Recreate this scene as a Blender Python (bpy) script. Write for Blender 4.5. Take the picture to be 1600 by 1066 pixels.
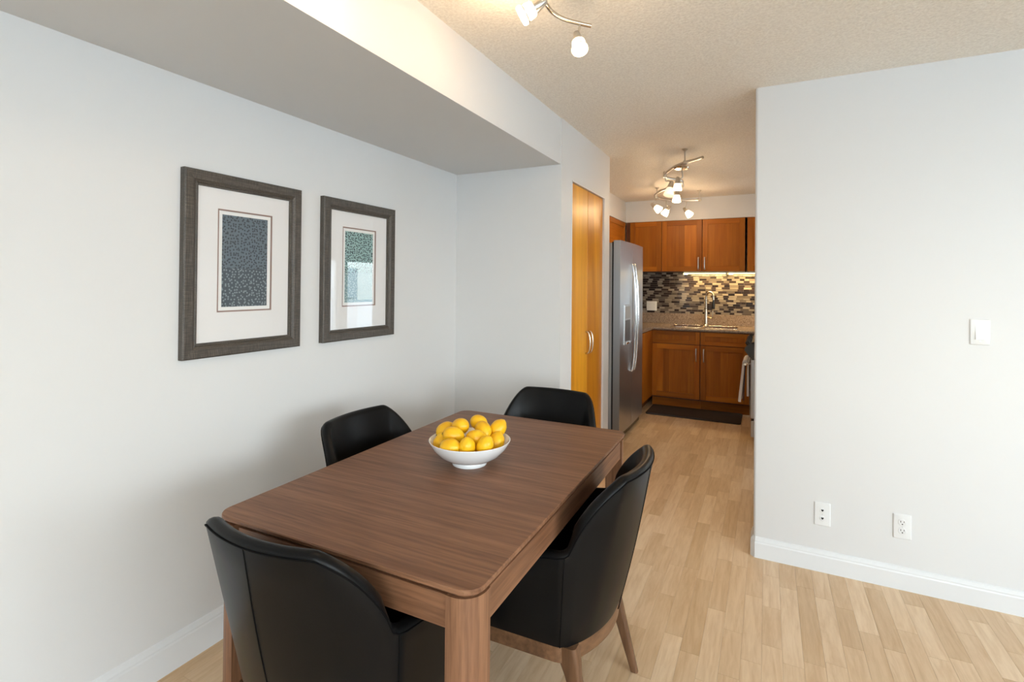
import bpy, bmesh, math, random
from mathutils import Vector, Matrix
random.seed(7)
for o in list(bpy.data.objects): bpy.data.objects.remove(o)
S = bpy.context.scene
COL = S.collection
PI = math.pi

# ------------------------------------------------------------------ camera
F_PX, YAW, PITCH, ROLL, CY, CAM_H = 797.496, .46403, .00777, -.00917, 438.57, 1.3997
def cam_axes():
    r = Vector((math.cos(YAW), math.sin(YAW), 0)); f = Vector((-math.sin(YAW), math.cos(YAW), 0)); u = Vector((0, 0, 1))
    f2 = f*math.cos(PITCH)+u*math.sin(PITCH); u2 = u*math.cos(PITCH)-f*math.sin(PITCH)
    return r*math.cos(ROLL)-u2*math.sin(ROLL), u2*math.cos(ROLL)+r*math.sin(ROLL), f2
cr, cu, cf = cam_axes()
cam = bpy.data.cameras.new('camera'); camo = bpy.data.objects.new('camera', cam); COL.objects.link(camo)
cam.sensor_width = 36; cam.lens = F_PX*36/1600; cam.shift_y = -(533-CY)/1600
cam.clip_start = .03; cam.clip_end = 2000
camo.matrix_world = Matrix(((cr.x, cu.x, -cf.x, 0), (cr.y, cu.y, -cf.y, 0), (cr.z, cu.z, -cf.z, CAM_H), (0, 0, 0, 1)))
S.camera = camo

# ------------------------------------------------------------------ world and daylight
W = bpy.data.worlds.new('sky'); S.world = W; W.use_nodes = True
wn = W.node_tree.nodes; wl = W.node_tree.links; wn.clear()
wo = wn.new('ShaderNodeOutputWorld'); bg = wn.new('ShaderNodeBackground'); rp = wn.new('ShaderNodeValToRGB')
tc = wn.new('ShaderNodeTexCoord'); sx = wn.new('ShaderNodeSeparateXYZ'); mr = wn.new('ShaderNodeMapRange')
wl.new(tc.outputs['Generated'], sx.inputs[0]); wl.new(sx.outputs['Z'], mr.inputs['Value'])
mr.inputs['From Min'].default_value = -1; mr.inputs['From Max'].default_value = 1
wl.new(mr.outputs[0], rp.inputs[0]); wl.new(rp.outputs[0], bg.inputs['Color']); wl.new(bg.outputs[0], wo.inputs['Surface'])
rp.color_ramp.elements[0].position = .42; rp.color_ramp.elements[0].color = (.42, .44, .43, 1)
rp.color_ramp.elements[1].position = .53; rp.color_ramp.elements[1].color = (.89, .95, 1, 1)
e = rp.color_ramp.elements.new(1.0); e.color = (.52, .70, .98, 1)
bg.inputs['Strength'].default_value = 14.5
S.view_settings.view_transform = 'Standard'; S.view_settings.look = 'None'
S.view_settings.gamma = 1; S.view_settings.exposure = 0.0; S.view_settings.use_curve_mapping = False
XR, YN, YF = 4.0, -3.5, 9.5            # window wall, wall behind the camera, far end
BACK_WINDOW = (.4, 3.7, .8, 2.25)     # x range, z range in the wall behind the camera
WINDOWS = [(-2.4, 1.5, .8, 2.25), (6.9, 7.72, .05, 1.9), (7.94, 9.1, .05, 1.9)]
def portal(y0, y1, z0, z1):
    l = bpy.data.lights.new('window_portal', 'AREA'); l.shape = 'RECTANGLE'; l.size = y1-y0; l.size_y = z1-z0
    l.cycles.is_portal = True
    o = bpy.data.objects.new('window_portal', l); COL.objects.link(o)
    o.matrix_world = Matrix.Translation((XR+.1, (y0+y1)/2, (z0+z1)/2)) @ Matrix(((0, 0, 1, 0), (1, 0, 0, 0), (0, 1, 0, 0), (0, 0, 0, 1)))
for w_ in WINDOWS: portal(*w_)
l = bpy.data.lights.new('window_portal', 'AREA'); l.shape = 'RECTANGLE'; l.size = BACK_WINDOW[1]-BACK_WINDOW[0]; l.size_y = BACK_WINDOW[3]-BACK_WINDOW[2]; l.cycles.is_portal = True
o = bpy.data.objects.new('window_portal', l); COL.objects.link(o); o.location = ((BACK_WINDOW[0]+BACK_WINDOW[1])/2, YN-.09, (BACK_WINDOW[2]+BACK_WINDOW[3])/2); o.rotation_euler = (PI/2, 0, 0)

# ------------------------------------------------------------------ materials
MATS = {}
def srgb(r, g, b):
    f = lambda c: (c/255/12.92) if c/255 <= .04045 else ((c/255+.055)/1.055)**2.4
    return (f(r), f(g), f(b), 1)
class NT:
    def __init__(s, name):
        m = bpy.data.materials.new(name); m.use_nodes = True; s.m = m; s.n = m.node_tree.nodes; s.l = m.node_tree.links
        s.b = s.n['Principled BSDF']; MATS[name] = m
    def node(s, t, **k):
        n = s.n.new(t)
        for a, v in k.items():
            if a in n.inputs: n.inputs[a].default_value = v
            else: setattr(n, a, v)
        return n
    def link(s, a, b): s.l.new(a, b)
    def ramp(s, fac, stops):
        r = s.n.new('ShaderNodeValToRGB'); el = r.color_ramp.elements
        while len(el) < len(stops): el.new(.5)
        for e, (p, c) in zip(el, stops): e.position = p; e.color = c
        s.link(fac, r.inputs[0]); return r.outputs[0]
    def coords(s, scale=(1, 1, 1), rnd=True, rot=(0, 0, 0)):
        tc = s.n.new('ShaderNodeTexCoord'); mp = s.n.new('ShaderNodeMapping'); mp.inputs['Scale'].default_value = scale; mp.inputs['Rotation'].default_value = rot
        if rnd:
            oi = s.n.new('ShaderNodeObjectInfo'); mu = s.node('ShaderNodeMath', operation='MULTIPLY'); mu.inputs[1].default_value = 17.3
            s.link(oi.outputs['Random'], mu.inputs[0]); ad = s.node('ShaderNodeVectorMath', operation='ADD')
            s.link(tc.outputs['Object'], ad.inputs[0]); s.link(mu.outputs[0], ad.inputs[1]); s.link(ad.outputs[0], mp.inputs['Vector'])
        else: s.link(tc.outputs['Object'], mp.inputs['Vector'])
        return mp.outputs[0]
    def noise(s, vec, scale=5, detail=4, rough=.5, dist=0):
        n = s.node('ShaderNodeTexNoise', Scale=scale, Detail=detail, Roughness=rough, Distortion=dist); s.link(vec, n.inputs['Vector']); return n.outputs['Fac']
    def bump(s, h, strength=.2, dist=.002):
        b = s.node('ShaderNodeBump', Strength=strength, Distance=dist); s.link(h, b.inputs['Height']); s.link(b.outputs[0], s.b.inputs['Normal'])
    def mix(s, fac, a, b, mode='MIX'):
        m = s.node('ShaderNodeMix', data_type='RGBA', blend_type=mode)
        for i, v in ((0, fac), (6, a), (7, b)):
            if hasattr(v, 'is_linked'): s.link(v, m.inputs[i])
            else: m.inputs[i].default_value = v
        return m.outputs[2]
def plain(name, col, rough=.5, metal=0, spec=None, coat=0):
    t = NT(name); t.b.inputs['Base Color'].default_value = col; t.b.inputs['Roughness'].default_value = rough; t.b.inputs['Metallic'].default_value = metal
    if spec is not None: t.b.inputs['Specular IOR Level'].default_value = spec
    t.b.inputs['Coat Weight'].default_value = coat
    return t
def paint(name, col, rough=.55, bs=.08, sc=260):
    t = plain(name, col, rough); v = t.coords(rnd=False); t.bump(t.noise(v, sc, 2), bs, .001)
    n = t.noise(v, 1.3, 3); c2 = tuple(min(1, x*.975) for x in col[:3])+(1,)
    t.link(t.mix(n, col, c2), t.b.inputs['Base Color']); return t
def wood(name, dark, light, axis, rough=.4, grain=60, fig=3., coat=0., contrast=(.3, .7), fine=.35, bump=.06, spec=.5, st=.12, vary=0):
    """straight grain along an axis; figure and pores only, no shading"""
    t = NT(name)
    k = [1, 1, 1]; k['xyz'.index(axis)] = .045
    v = t.coords(tuple(k)); n1 = t.noise(v, grain, 5, .6, .3)
    k2 = [1, 1, 1]; k2['xyz'.index(axis)] = st
    n2 = t.noise(t.coords(tuple(k2)), fig, 4, .55, 1.2)
    base = t.ramp(n2, [(contrast[0], dark), (contrast[1], light)])
    fin = t.ramp(n1, [(.35, tuple(x*.62 for x in dark[:3])+(1,)), (.6, (1, 1, 1, 1))])
    if vary:                                              # boards of one species differ a little in tone
        oi = t.n.new('ShaderNodeObjectInfo'); base = t.mix(1., base, t.ramp(oi.outputs['Random'], [(0, (1-vary, 1-vary, 1-vary, 1)), (1, (1, 1, 1, 1))]), 'MULTIPLY')
    t.link(t.mix(fine, base, fin, 'MULTIPLY'), t.b.inputs['Base Color'])
    t.b.inputs['Roughness'].default_value = rough; t.b.inputs['Coat Weight'].default_value = coat; t.b.inputs['Coat Roughness'].default_value = .12; t.b.inputs['Specular IOR Level'].default_value = spec
    t.bump(n1, bump, .001); return t

paint('wall_paint', (.705, .70, .695, 1)); paint('trim_paint', (.74, .745, .75, 1), .35, .02)
t = NT('popcorn_ceiling'); v = t.coords(rnd=False)
n = t.noise(v, 95, 3, .6); n2 = t.noise(v, 38, 2, .5)
ad = t.node('ShaderNodeMath', operation='ADD'); t.link(n, ad.inputs[0]); t.link(n2, ad.inputs[1]); t.bump(ad.outputs[0], .55, .006)
t.link(t.ramp(n, [(.35, (.82, .77, .70, 1)), (.65, (.95, .905, .83, 1))]), t.b.inputs['Base Color']); t.b.inputs['Roughness'].default_value = .9

t = NT('maple_laminate')                                   # every strip its own tone
oi = t.n.new('ShaderNodeObjectInfo'); ge = t.n.new('ShaderNodeNewGeometry')
ad = t.node('ShaderNodeMath', operation='ADD'); t.link(oi.outputs['Random'], ad.inputs[0]); t.link(ge.outputs['Random Per Island'], ad.inputs[1])
fr = t.node('ShaderNodeMath', operation='FRACT'); t.link(ad.outputs[0], fr.inputs[0])
tone = t.ramp(fr.outputs[0], [(0, (.67, .47, .28, 1)), (.35, (.74, .535, .335, 1)), (.7, (.79, .585, .38, 1)), (1, (.85, .65, .44, 1))])
vec = t.n.new('ShaderNodeTexCoord').outputs['Object']
off = t.node('ShaderNodeVectorMath', operation='ADD'); mu = t.node('ShaderNodeMath', operation='MULTIPLY'); mu.inputs[1].default_value = 31
t.link(fr.outputs[0], mu.inputs[0]); t.link(vec, off.inputs[0]); t.link(mu.outputs[0], off.inputs[1])
mp = t.node('ShaderNodeMapping', Scale=(1, .1, 1)); t.link(off.outputs[0], mp.inputs['Vector'])
g1 = t.noise(mp.outputs[0], 70, 5, .6, .4); g2 = t.noise(mp.outputs[0], 14, 4, .6, 2.2)
c1 = t.mix(.5, tone, t.ramp(g1, [(.3, (.80, .72, .62, 1)), (.6, (1, 1, 1, 1))]), 'MULTIPLY')
c2 = t.mix(.55, c1, t.ramp(g2, [(.32, (.80, .70, .58, 1)), (.55, (1, 1, 1, 1))]), 'MULTIPLY')
t.link(c2, t.b.inputs['Base Color']); t.b.inputs['Roughness'].default_value = .36; t.b.inputs['Specular IOR Level'].default_value = .4
t.bump(g1, .02, .0005)
plain('laminate_joint', (.45, .30, .17, 1), .7)

WD, WL = (.175, .076, .036, 1), (.305, .150, .080, 1)
for ax in 'xyz': wood('walnut_'+ax, WD, WL, ax, .46, 120, 20., 0., (.30, .72), .38, .05, .4, .035)
for ax in 'xyz': wood('chair_walnut_'+ax, (.10, .045, .02, 1), (.23, .115, .056, 1), ax, .4, 70, 9.)
for ax in 'xyz': wood('cherry_'+ax, (.37, .10, .006, 1), (.60, .205, .014, 1), ax, .42, 40, 3.5, 0., (.28, .72), .22, .02, .22, .12, .34)
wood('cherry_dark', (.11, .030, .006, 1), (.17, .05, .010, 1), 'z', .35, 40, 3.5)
wood('honey_veneer', (.50, .15, .005, 1), (.93, .43, .025, 1), 'z', .30, 26, 2.6, 0., (.25, .68), .18, .01, .3)

t = NT('black_leather'); v = t.coords(rnd=False)
vo = t.node('ShaderNodeTexVoronoi', Scale=420); t.link(v, vo.inputs['Vector']); t.bump(vo.outputs['Distance'], .12, .0006)
n = t.noise(v, 6, 3)
t.link(t.ramp(n, [(.3, (.0040, .0040, .0043, 1)), (.7, (.0062, .0062, .0065, 1))]), t.b.inputs['Base Color']); t.b.inputs['Roughness'].default_value = .34; t.b.inputs['Specular IOR Level'].default_value = .16
plain('leather_thread', (.003, .003, .0035, 1), .7, spec=.08)
plain('white_ceramic', (.86, .86, .86, 1), .14, coat=.5)
t = NT('lemon_skin'); v = t.coords()
n = t.noise(v, 260, 2); t.bump(n, .22, .0012); n2 = t.noise(v, 18, 3)
t.link(t.ramp(n2, [(.3, (.86, .43, .004, 1)), (.7, (.95, .58, .014, 1))]), t.b.inputs['Base Color']); t.b.inputs['Roughness'].default_value = .34
t.b.inputs['Subsurface Weight'].default_value = .12; t.b.inputs['Subsurface Radius'].default_value = (.01, .006, .001); t.b.inputs['Subsurface Scale'].default_value = .5
plain('lemon_scar', (.10, .065, .02, 1), .7)
plain('white_plastic', (.76, .76, .755, 1), .28); plain('slot_dark', (.012, .012, .012, 1), .6); plain('screw_metal', (.55, .55, .55, 1), .35, 1)
t = NT('brushed_steel'); v = t.coords((1, 1, .02), False)
n = t.noise(v, 300, 3); t.bump(n, .04, .0004); t.b.inputs['Base Color'].default_value = (.50, .515, .54, 1); t.b.inputs['Metallic'].default_value = 1; t.b.inputs['Roughness'].default_value = .34; t.b.inputs['Anisotropic'].default_value = .6; tg = t.node('ShaderNodeTangent', direction_type='RADIAL', axis='Z'); t.link(tg.outputs[0], t.b.inputs['Tangent'])
plain('fridge_side_grey', (.42, .41, .40, 1), .42, .3); plain('gasket_black', (.02, .02, .022, 1), .5)
plain('satin_nickel', (.66, .64, .60, 1), .28, 1); plain('warm_nickel', (.62, .54, .44, 1), .25, 1); plain('chrome', (.75, .75, .76, 1), .12, 1)
plain('dark_plastic', (.018, .018, .02, 1), .3); plain('black_enamel', (.015, .015, .016, 1), .12); plain('dispenser_dark', (.07, .075, .085, 1), .3)
t = NT('floor_mat_rubber'); v = t.coords(rnd=False); t.b.inputs['Base Color'].default_value = (.036, .026, .022, 1); t.b.inputs['Roughness'].default_value = .7; t.bump(t.noise(v, 300, 2), .3, .001)
t = NT('granite'); v = t.coords(rnd=False)
vo = t.node('ShaderNodeTexVoronoi', Scale=190); t.link(v, vo.inputs['Vector'])
c = t.ramp(vo.outputs['Color'], [(.15, (.08, .055, .042, 1)), (.4, (.25, .18, .13, 1)), (.7, (.36, .27, .20, 1)), (.95, (.52, .43, .35, 1))])
t.link(t.mix(.35, c, t.ramp(t.noise(v, 60, 4), [(.3, (.16, .10, .07, 1)), (.7, (.42, .33, .26, 1))])), t.b.inputs['Base Color']); t.b.inputs['Roughness'].default_value = .16
for nm, ca, cb in (('mosaic_dark', (.016, .011, .011, 1), (.045, .030, .027, 1)), ('mosaic_mid', (.10, .082, .072, 1), (.17, .14, .115, 1)), ('mosaic_light', (.21, .178, .145, 1), (.33, .285, .24, 1))):
    t = NT(nm); ge = t.n.new('ShaderNodeNewGeometry'); t.link(t.ramp(ge.outputs['Random Per Island'], [(0, ca), (1, cb)]), t.b.inputs['Base Color']); t.b.inputs['Roughness'].default_value = .16
plain('tile_grout', (.13, .105, .09, 1), .8)
t = NT('frame_weave'); v1 = t.coords((1, 1, .03)); v2 = t.coords((1, .03, 1))
a = t.noise(v1, 420, 3, .6); b = t.noise(v2, 420, 3, .6); ad = t.node('ShaderNodeMath', operation='ADD'); t.link(a, ad.inputs[0]); t.link(b, ad.inputs[1])
hf = t.node('ShaderNodeMath', operation='MULTIPLY'); hf.inputs[1].default_value = .5; t.link(ad.outputs[0], hf.inputs[0])
t.link(t.ramp(hf.outputs[0], [(.36, (.030, .025, .021, 1)), (.5, (.068, .056, .046, 1)), (.64, (.13, .108, .088, 1))]), t.b.inputs['Base Color']); t.b.inputs['Roughness'].default_value = .5; t.bump(hf.outputs[0], .3, .001)
plain('mat_board', (.76, .74, .73, 1), .8); plain('mat_fillet', (.27, .17, .14, 1), .6); plain('print_paper', (.80, .785, .765, 1), .85)
def dots(name, base, dot, scale, thr):
    t = NT(name); v = t.coords(rnd=False); sp = t.n.new('ShaderNodeSeparateXYZ'); cb_ = t.n.new('ShaderNodeCombineXYZ'); t.link(v, sp.inputs[0]); t.link(sp.outputs['Y'], cb_.inputs['X']); t.link(sp.outputs['Z'], cb_.inputs['Y'])
    vo = t.node('ShaderNodeTexVoronoi', voronoi_dimensions='2D', Scale=scale, Randomness=.8); t.link(cb_.outputs[0], vo.inputs['Vector'])
    m = t.ramp(vo.outputs['Distance'], [(thr, (1, 1, 1, 1)), (thr+.09, (0, 0, 0, 1))])
    n = t.noise(v, 25, 4); bb = t.mix(n, base, tuple(x*1.35 for x in base[:3])+(1,))
    t.link(t.mix(m, bb, dot), t.b.inputs['Base Color']); t.b.inputs['Roughness'].default_value = .8
dots('print_dark_dots', (.088, .116, .140, 1), (.026, .036, .047, 1), 85, .26)
dots('print_light_dots', (.042, .058, .072, 1), (.20, .24, .26, 1), 80, .23)
dots('print_teal_dots', (.25, .38, .37, 1), (.015, .035, .045, 1), 85, .27)
dots('print_teal_light_dots', (.17, .26, .27, 1), (.42, .52, .52, 1), 80, .24)
def glass_thin(name, tint=(1, 1, 1, 1), boost=1.):
    t = NT(name); t.n.remove(t.b); out = t.n['Material Output']
    tr = t.node('ShaderNodeBsdfTransparent'); tr.inputs[0].default_value = tint; gl = t.node('ShaderNodeBsdfGlossy'); gl.inputs['Roughness'].default_value = 0.0
    fz = t.node('ShaderNodeFresnel', IOR=1.5); mu = t.node('ShaderNodeMath', operation='MULTIPLY', use_clamp=True); mu.inputs[1].default_value = boost
    ge = t.n.new('ShaderNodeNewGeometry'); fr0 = t.node('ShaderNodeMath', operation='SUBTRACT'); fr0.inputs[0].default_value = 1; t.link(ge.outputs['Backfacing'], fr0.inputs[1]); m2 = t.node('ShaderNodeMath', operation='MULTIPLY'); t.link(fz.outputs[0], m2.inputs[0]); t.link(fr0.outputs[0], m2.inputs[1])
    t.link(m2.outputs[0], mu.inputs[0]); mx = t.node('ShaderNodeMixShader'); t.link(mu.outputs[0], mx.inputs[0]); t.link(tr.outputs[0], mx.inputs[1]); t.link(gl.outputs[0], mx.inputs[2]); t.link(mx.outputs[0], out.inputs[0])
glass_thin('picture_glass', boost=1.2); glass_thin('window_glass', (.96, .98, .97, 1))
def glow(name, col, st, body=(.9, .85, .78, 1)):
    t = plain(name, body, .35); t.b.inputs['Emission Color'].default_value = col; t.b.inputs['Emission Strength'].default_value = st
glow('lit_frosted_glass', (1, .74, .44, 1), 7.); glow('dim_frosted_glass', (1, .72, .42, 1), 1.1); glow('under_cabinet_tube', (1, .72, .26, 1), 6.)
plain('towel_white', (.78, .76, .78, 1), .9); plain('towel_navy', (.03, .035, .07, 1), .9)
plain('aluminium_frame', (.62, .63, .63, 1), .4, .6); plain('balcony_concrete', (.66, .65, .62, 1), .8); plain('rail_metal', (.28, .29, .30, 1), .5, .3)
t = NT('tower_facade'); br = t.node('ShaderNodeTexBrick', Scale=.16); br.offset = 0; br.inputs['Color1'].default_value = (.30, .38, .46, 1); br.inputs['Color2'].default_value = (.36, .43, .5, 1); br.inputs['Mortar'].default_value = (.72, .73, .74, 1)
br.inputs['Mortar Size'].default_value = .06; t.link(t.coords((1, 1, 1), True, (PI/2, 0, PI/2)), br.inputs['Vector']); t.link(br.outputs[0], t.b.inputs['Base Color'])
plain('city_ground', (.56, .58, .56, 1), .9)

# ------------------------------------------------------------------ mesh helpers
ORG = {}
def obj(name, bm, mat, parent=None, smooth=False, sub=0, kind=None, angle=None):
    """links a bmesh given in world coordinates as one object, relative to its thing's origin"""
    me = bpy.data.meshes.new(name)
    org = ORG.get(parent.name, Vector()) if parent else Vector()
    if org.length: bmesh.ops.translate(bm, verts=bm.verts, vec=-org)
    bm.normal_update(); bm.to_mesh(me); bm.free()
    mats = mat if isinstance(mat, (list, tuple)) else [mat]
    for m in mats: me.materials.append(MATS[m])
    if smooth:
        for p in me.polygons: p.use_smooth = True
        if angle: me.set_sharp_from_angle(angle=math.radians(angle))
    o = bpy.data.objects.new(name, me); COL.objects.link(o)
    if parent: o.parent = parent; ORG[o.name] = org
    if sub:
        m = o.modifiers.new('subdivision', 'SUBSURF'); m.levels = m.render_levels = sub
    if kind: o['kind'] = kind
    return o
def thing(name, label, cat, loc=(0, 0, 0), rz=0, group=None, kind=None):
    o = bpy.data.objects.new(name, None); COL.objects.link(o); o.empty_display_size = .05
    o.location = loc; o.rotation_euler = (0, 0, rz); ORG[o.name] = Vector(loc) if rz == 0 else Vector()
    tag(o, label, cat, group, kind); return o
def tag(o, label=None, cat=None, group=None, kind=None):
    for k, v in (('label', label), ('category', cat), ('group', group), ('kind', kind)):
        if v: o[k] = v
    return o
def NB(): return bmesh.new()
def box(bm, x0, x1, y0, y1, z0, z1, bev=0, seg=2, mi=0):
    if x0 > x1: x0, x1 = x1, x0
    if y0 > y1: y0, y1 = y1, y0
    vs = [bm.verts.new((x, y, z)) for x in (x0, x1) for y in (y0, y1) for z in (z0, z1)]
    fs = [bm.faces.new([vs[i] for i in q]) for q in ((0, 1, 3, 2), (4, 6, 7, 5), (0, 4, 5, 1), (2, 3, 7, 6), (0, 2, 6, 4), (1, 5, 7, 3))]
    for f in fs: f.material_index = mi
    if bev:
        es = list({e for f in fs for e in f.edges}); bmesh.ops.bevel(bm, geom=es, offset=bev, segments=seg, affect='EDGES', profile=.5)
    return bm
def bx(*a, **k): return box(NB(), *a, **k)
def frames_along(pts):
    ts = []
    for i in range(len(pts)):
        a = pts[max(0, i-1)]; b = pts[min(len(pts)-1, i+1)]; ts.append((b-a).normalized())
    n = ts[0].orthogonal().normalized(); out = []
    for t_ in ts:
        n = (n-t_*n.dot(t_)).normalized(); out.append((t_, n, t_.cross(n)))
    return out
def tube(bm, pts, r, seg=10, caps=True, mi=0, closed=False):
    pts = [Vector(p) for p in pts]; rs = r if isinstance(r, (list, tuple)) else [r]*len(pts)
    rings = []
    for p, (t_, n, b), rr in zip(pts, frames_along(pts), rs):
        rings.append([bm.verts.new(p+(n*math.cos(2*PI*k/seg)+b*math.sin(2*PI*k/seg))*rr) for k in range(seg)])
    for a, b in zip(rings, rings[1:]):
        for k in range(seg):
            f = bm.faces.new((a[k], a[(k+1) % seg], b[(k+1) % seg], b[k])); f.material_index = mi
    if caps:
        for rg, fl in ((rings[0], True), (rings[-1], False)):
            f = bm.faces.new(list(reversed(rg)) if fl else rg); f.material_index = mi
    return bm
def tb(pts, r, seg=10, **k): return tube(NB(), pts, r, seg, **k)
def lathe(bm, prof, org=(0, 0, 0), axis=(0, 0, 1), seg=32, mi=0):
    """prof: (radius, height) along the axis"""
    ax = Vector(axis).normalized(); n = ax.orthogonal().normalized(); b = ax.cross(n); org = Vector(org); rings = []
    for r, h in prof:
        if r < 1e-6: rings.append([bm.verts.new(org+ax*h)])
        else: rings.append([bm.verts.new(org+ax*h+(n*math.cos(2*PI*k/seg)+b*math.sin(2*PI*k/seg))*r) for k in range(seg)])
    for a, c in zip(rings, rings[1:]):
        for k in range(seg):
            q = [a[k % len(a)], a[(k+1) % len(a)], c[(k+1) % len(c)], c[k % len(c)]]
            u = []
            for v_ in q:
                if v_ not in u: u.append(v_)
            if len(u) > 2:
                f = bm.faces.new(u); f.material_index = mi
    return bm
def lt(*a, **k): return lathe(NB(), *a, **k)
def prism(bm, poly, z0, z1, fn=None, mi=0):
    fn = fn or (lambda x, y, z: (x, y, z))
    a = [bm.verts.new(fn(x, y, z0)) for x, y in poly]; b = [bm.verts.new(fn(x, y, z1)) for x, y in poly]
    n = len(poly); fs = [bm.faces.new(list(reversed(a))), bm.faces.new(b)]
    for k in range(n): fs.append(bm.faces.new((a[k], a[(k+1) % n], b[(k+1) % n], b[k])))
    for f in fs: f.material_index = mi
    return bm
def rrect(x0, x1, y0, y1, r, seg=6):
    out = []
    for cx, cy, a0 in ((x1-r, y1-r, 0), (x0+r, y1-r, PI/2), (x0+r, y0+r, PI), (x1-r, y0+r, 1.5*PI)):
        for k in range(seg+1):
            a = a0+PI/2*k/seg; out.append((cx+r*math.cos(a), cy+r*math.sin(a)))
    return out
def spline(pts, n=8):
    P = [Vector(p) for p in pts]; P = [P[0]*2-P[1]]+P+[P[-1]*2-P[-2]]; out = []
    for i in range(1, len(P)-2):
        for k in range(n):
            t_ = k/n; a, b, c, d = P[i-1:i+3]
            out.append(.5*((2*b)+(c-a)*t_+(2*a-5*b+4*c-d)*t_*t_+(3*b-a-3*c+d)*t_**3))
    out.append(P[-2]); return out
def copy_tree(o, parent=None):
    c = o.copy(); COL.objects.link(c)
    if parent: c.parent = parent
    for ch in list(o.children): copy_tree(ch, c)
    return c
def struct(name, bm, mat, label=None, parent=None, **k):
    o = obj(name, bm, mat, parent, **k)
    if not parent: tag(o, label, None, None, 'structure')
    return o
def lamp(parent, loc, power, col, r=.02, spot=None):
    l = bpy.data.lights.new('bulb_light', 'SPOT' if spot else 'POINT'); l.energy = power; l.color = col; l.shadow_soft_size = r
    o = bpy.data.objects.new('bulb_light', l); COL.objects.link(o); o.parent = parent; o.location = Vector(loc)-ORG.get(parent.name, Vector())
    if spot:
        d, ang = spot; l.spot_size = ang; l.spot_blend = .8; o.rotation_euler = Vector(d).to_track_quat('-Z', 'Y').to_euler()
    return o

# ------------------------------------------------------------------ setting: shell
XL, XC, YB, YP, XP, ZS, ZC = -1.9164, -1.148, 2.9667, 2.952, -.0593, 2.1508, 2.44
YK, YU, YCAB, XS = 6.66, 6.30, 6.06, -1.58
FLOOR = struct('floor', bx(XL, XR, YN, YF, -.12, -.006), 'laminate_joint')
CEIL = struct('ceiling', bx(XL-.1, XR+.1, YN-.1, YF, ZC, ZC+.15), 'popcorn_ceiling')
struct('wall_left', bx(XL-.12, XL, YN-.1, YK+.1, -.12, ZC), 'wall_paint')
b = NB()                                                  # end wall of the dining alcove with the closet front
box(b, XL, XC, YB, YB+.1, 0, ZC); box(b, XC-.1, XC, YB+.1, 3.160, 0, ZC)
box(b, XC-.1, XC, 3.160, 3.905, 2.088, ZC); box(b, XC-.1, XC, 3.905, 4.05, 0, ZC); box(b, XL, XC-.1, 3.95, 4.05, 0, ZC)
struct('wall_alcove', b, 'wall_paint')
struct('ceiling_soffit', bx(XL, XC-.006, YN, YB, ZS, ZC), 'wall_paint')
b = NB(); prism(b, rrect(XP, 1.05, YP, YP+.12, .014, 4), 0, ZC)
struct('wall_partition', b, 'wall_paint', smooth=True, angle=40)
b = NB(); box(b, XL, .6, YK, YK+.1, 0, ZC); struct('wall_kitchen', b, 'wall_paint'); WK = bpy.data.objects['wall_kitchen']
b = NB(); box(b, XL, .6, YU+.012, YK, 2.183, ZC); box(b, XL, XS, 4.05, YU+.012, 2.183, ZC); struct('kitchen_soffit', b, 'wall_paint')
b = NB(); a0, a1, z0, z1 = BACK_WINDOW
box(b, XL, a0, YN-.1, YN, -.12, ZC); box(b, a1, XR, YN-.1, YN, -.12, ZC); box(b, a0, a1, YN-.1, YN, -.12, z0); box(b, a0, a1, YN-.1, YN, z1, ZC); struct('wall_back', b, 'wall_paint')
b = NB(); box(b, a0, a1, YN-.08, YN-.03, z0, z0+.05); box(b, a0, a1, YN-.08, YN-.03, z1-.05, z1)
for k in range(4): xx = a0+(a1-a0-.05)*k/3; box(b, xx, xx+.05, YN-.08, YN-.03, z0+.05, z1-.05)
w_ = struct('window_4', b, 'aluminium_frame')
for k in range(3): obj('pane', bx(a0+(a1-a0-.05)*k/3+.05, a0+(a1-a0-.05)*(k+1)/3, YN-.057, YN-.051, z0+.05, z1-.05), 'window_glass', w_)
struct('wall_side', bx(.6, .7, YK+.1, YF, 0, ZC), 'wall_paint'); struct('wall_far', bx(.6, XR, YF, YF+.1, -.12, ZC), 'wall_paint')
b = NB(); y = YN
for (a0, a1, z0, z1) in WINDOWS:
    box(b, XR, XR+.12, y, a0, -.12, ZC); box(b, XR, XR+.12, a0, a1, -.12, z0); box(b, XR, XR+.12, a0, a1, z1, ZC); y = a1
box(b, XR, XR+.12, y, YF, -.12, ZC); struct('wall_right', b, 'wall_paint')
for i, (a0, a1, z0, z1) in enumerate(WINDOWS):
    n = 3 if a1-a0 > 3 else 1; fw = .05
    b = NB(); box(b, XR+.03, XR+.09, a0, a1, z0, z0+fw); box(b, XR+.03, XR+.09, a0, a1, z1-fw, z1)
    for k in range(n+1):
        yy = a0+(a1-a0-fw)*k/n; box(b, XR+.03, XR+.09, yy, yy+fw, z0+fw, z1-fw)
    w_ = struct('window_%d' % (i+1), b, 'aluminium_frame')
    for k in range(n):
        ya = a0+(a1-a0-fw)*k/n+fw; yb_ = a0+(a1-a0-fw)*(k+1)/n
        obj('pane', bx(XR+.057, XR+.063, ya, yb_, z0+fw, z1-fw), 'window_glass', w_)
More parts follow.
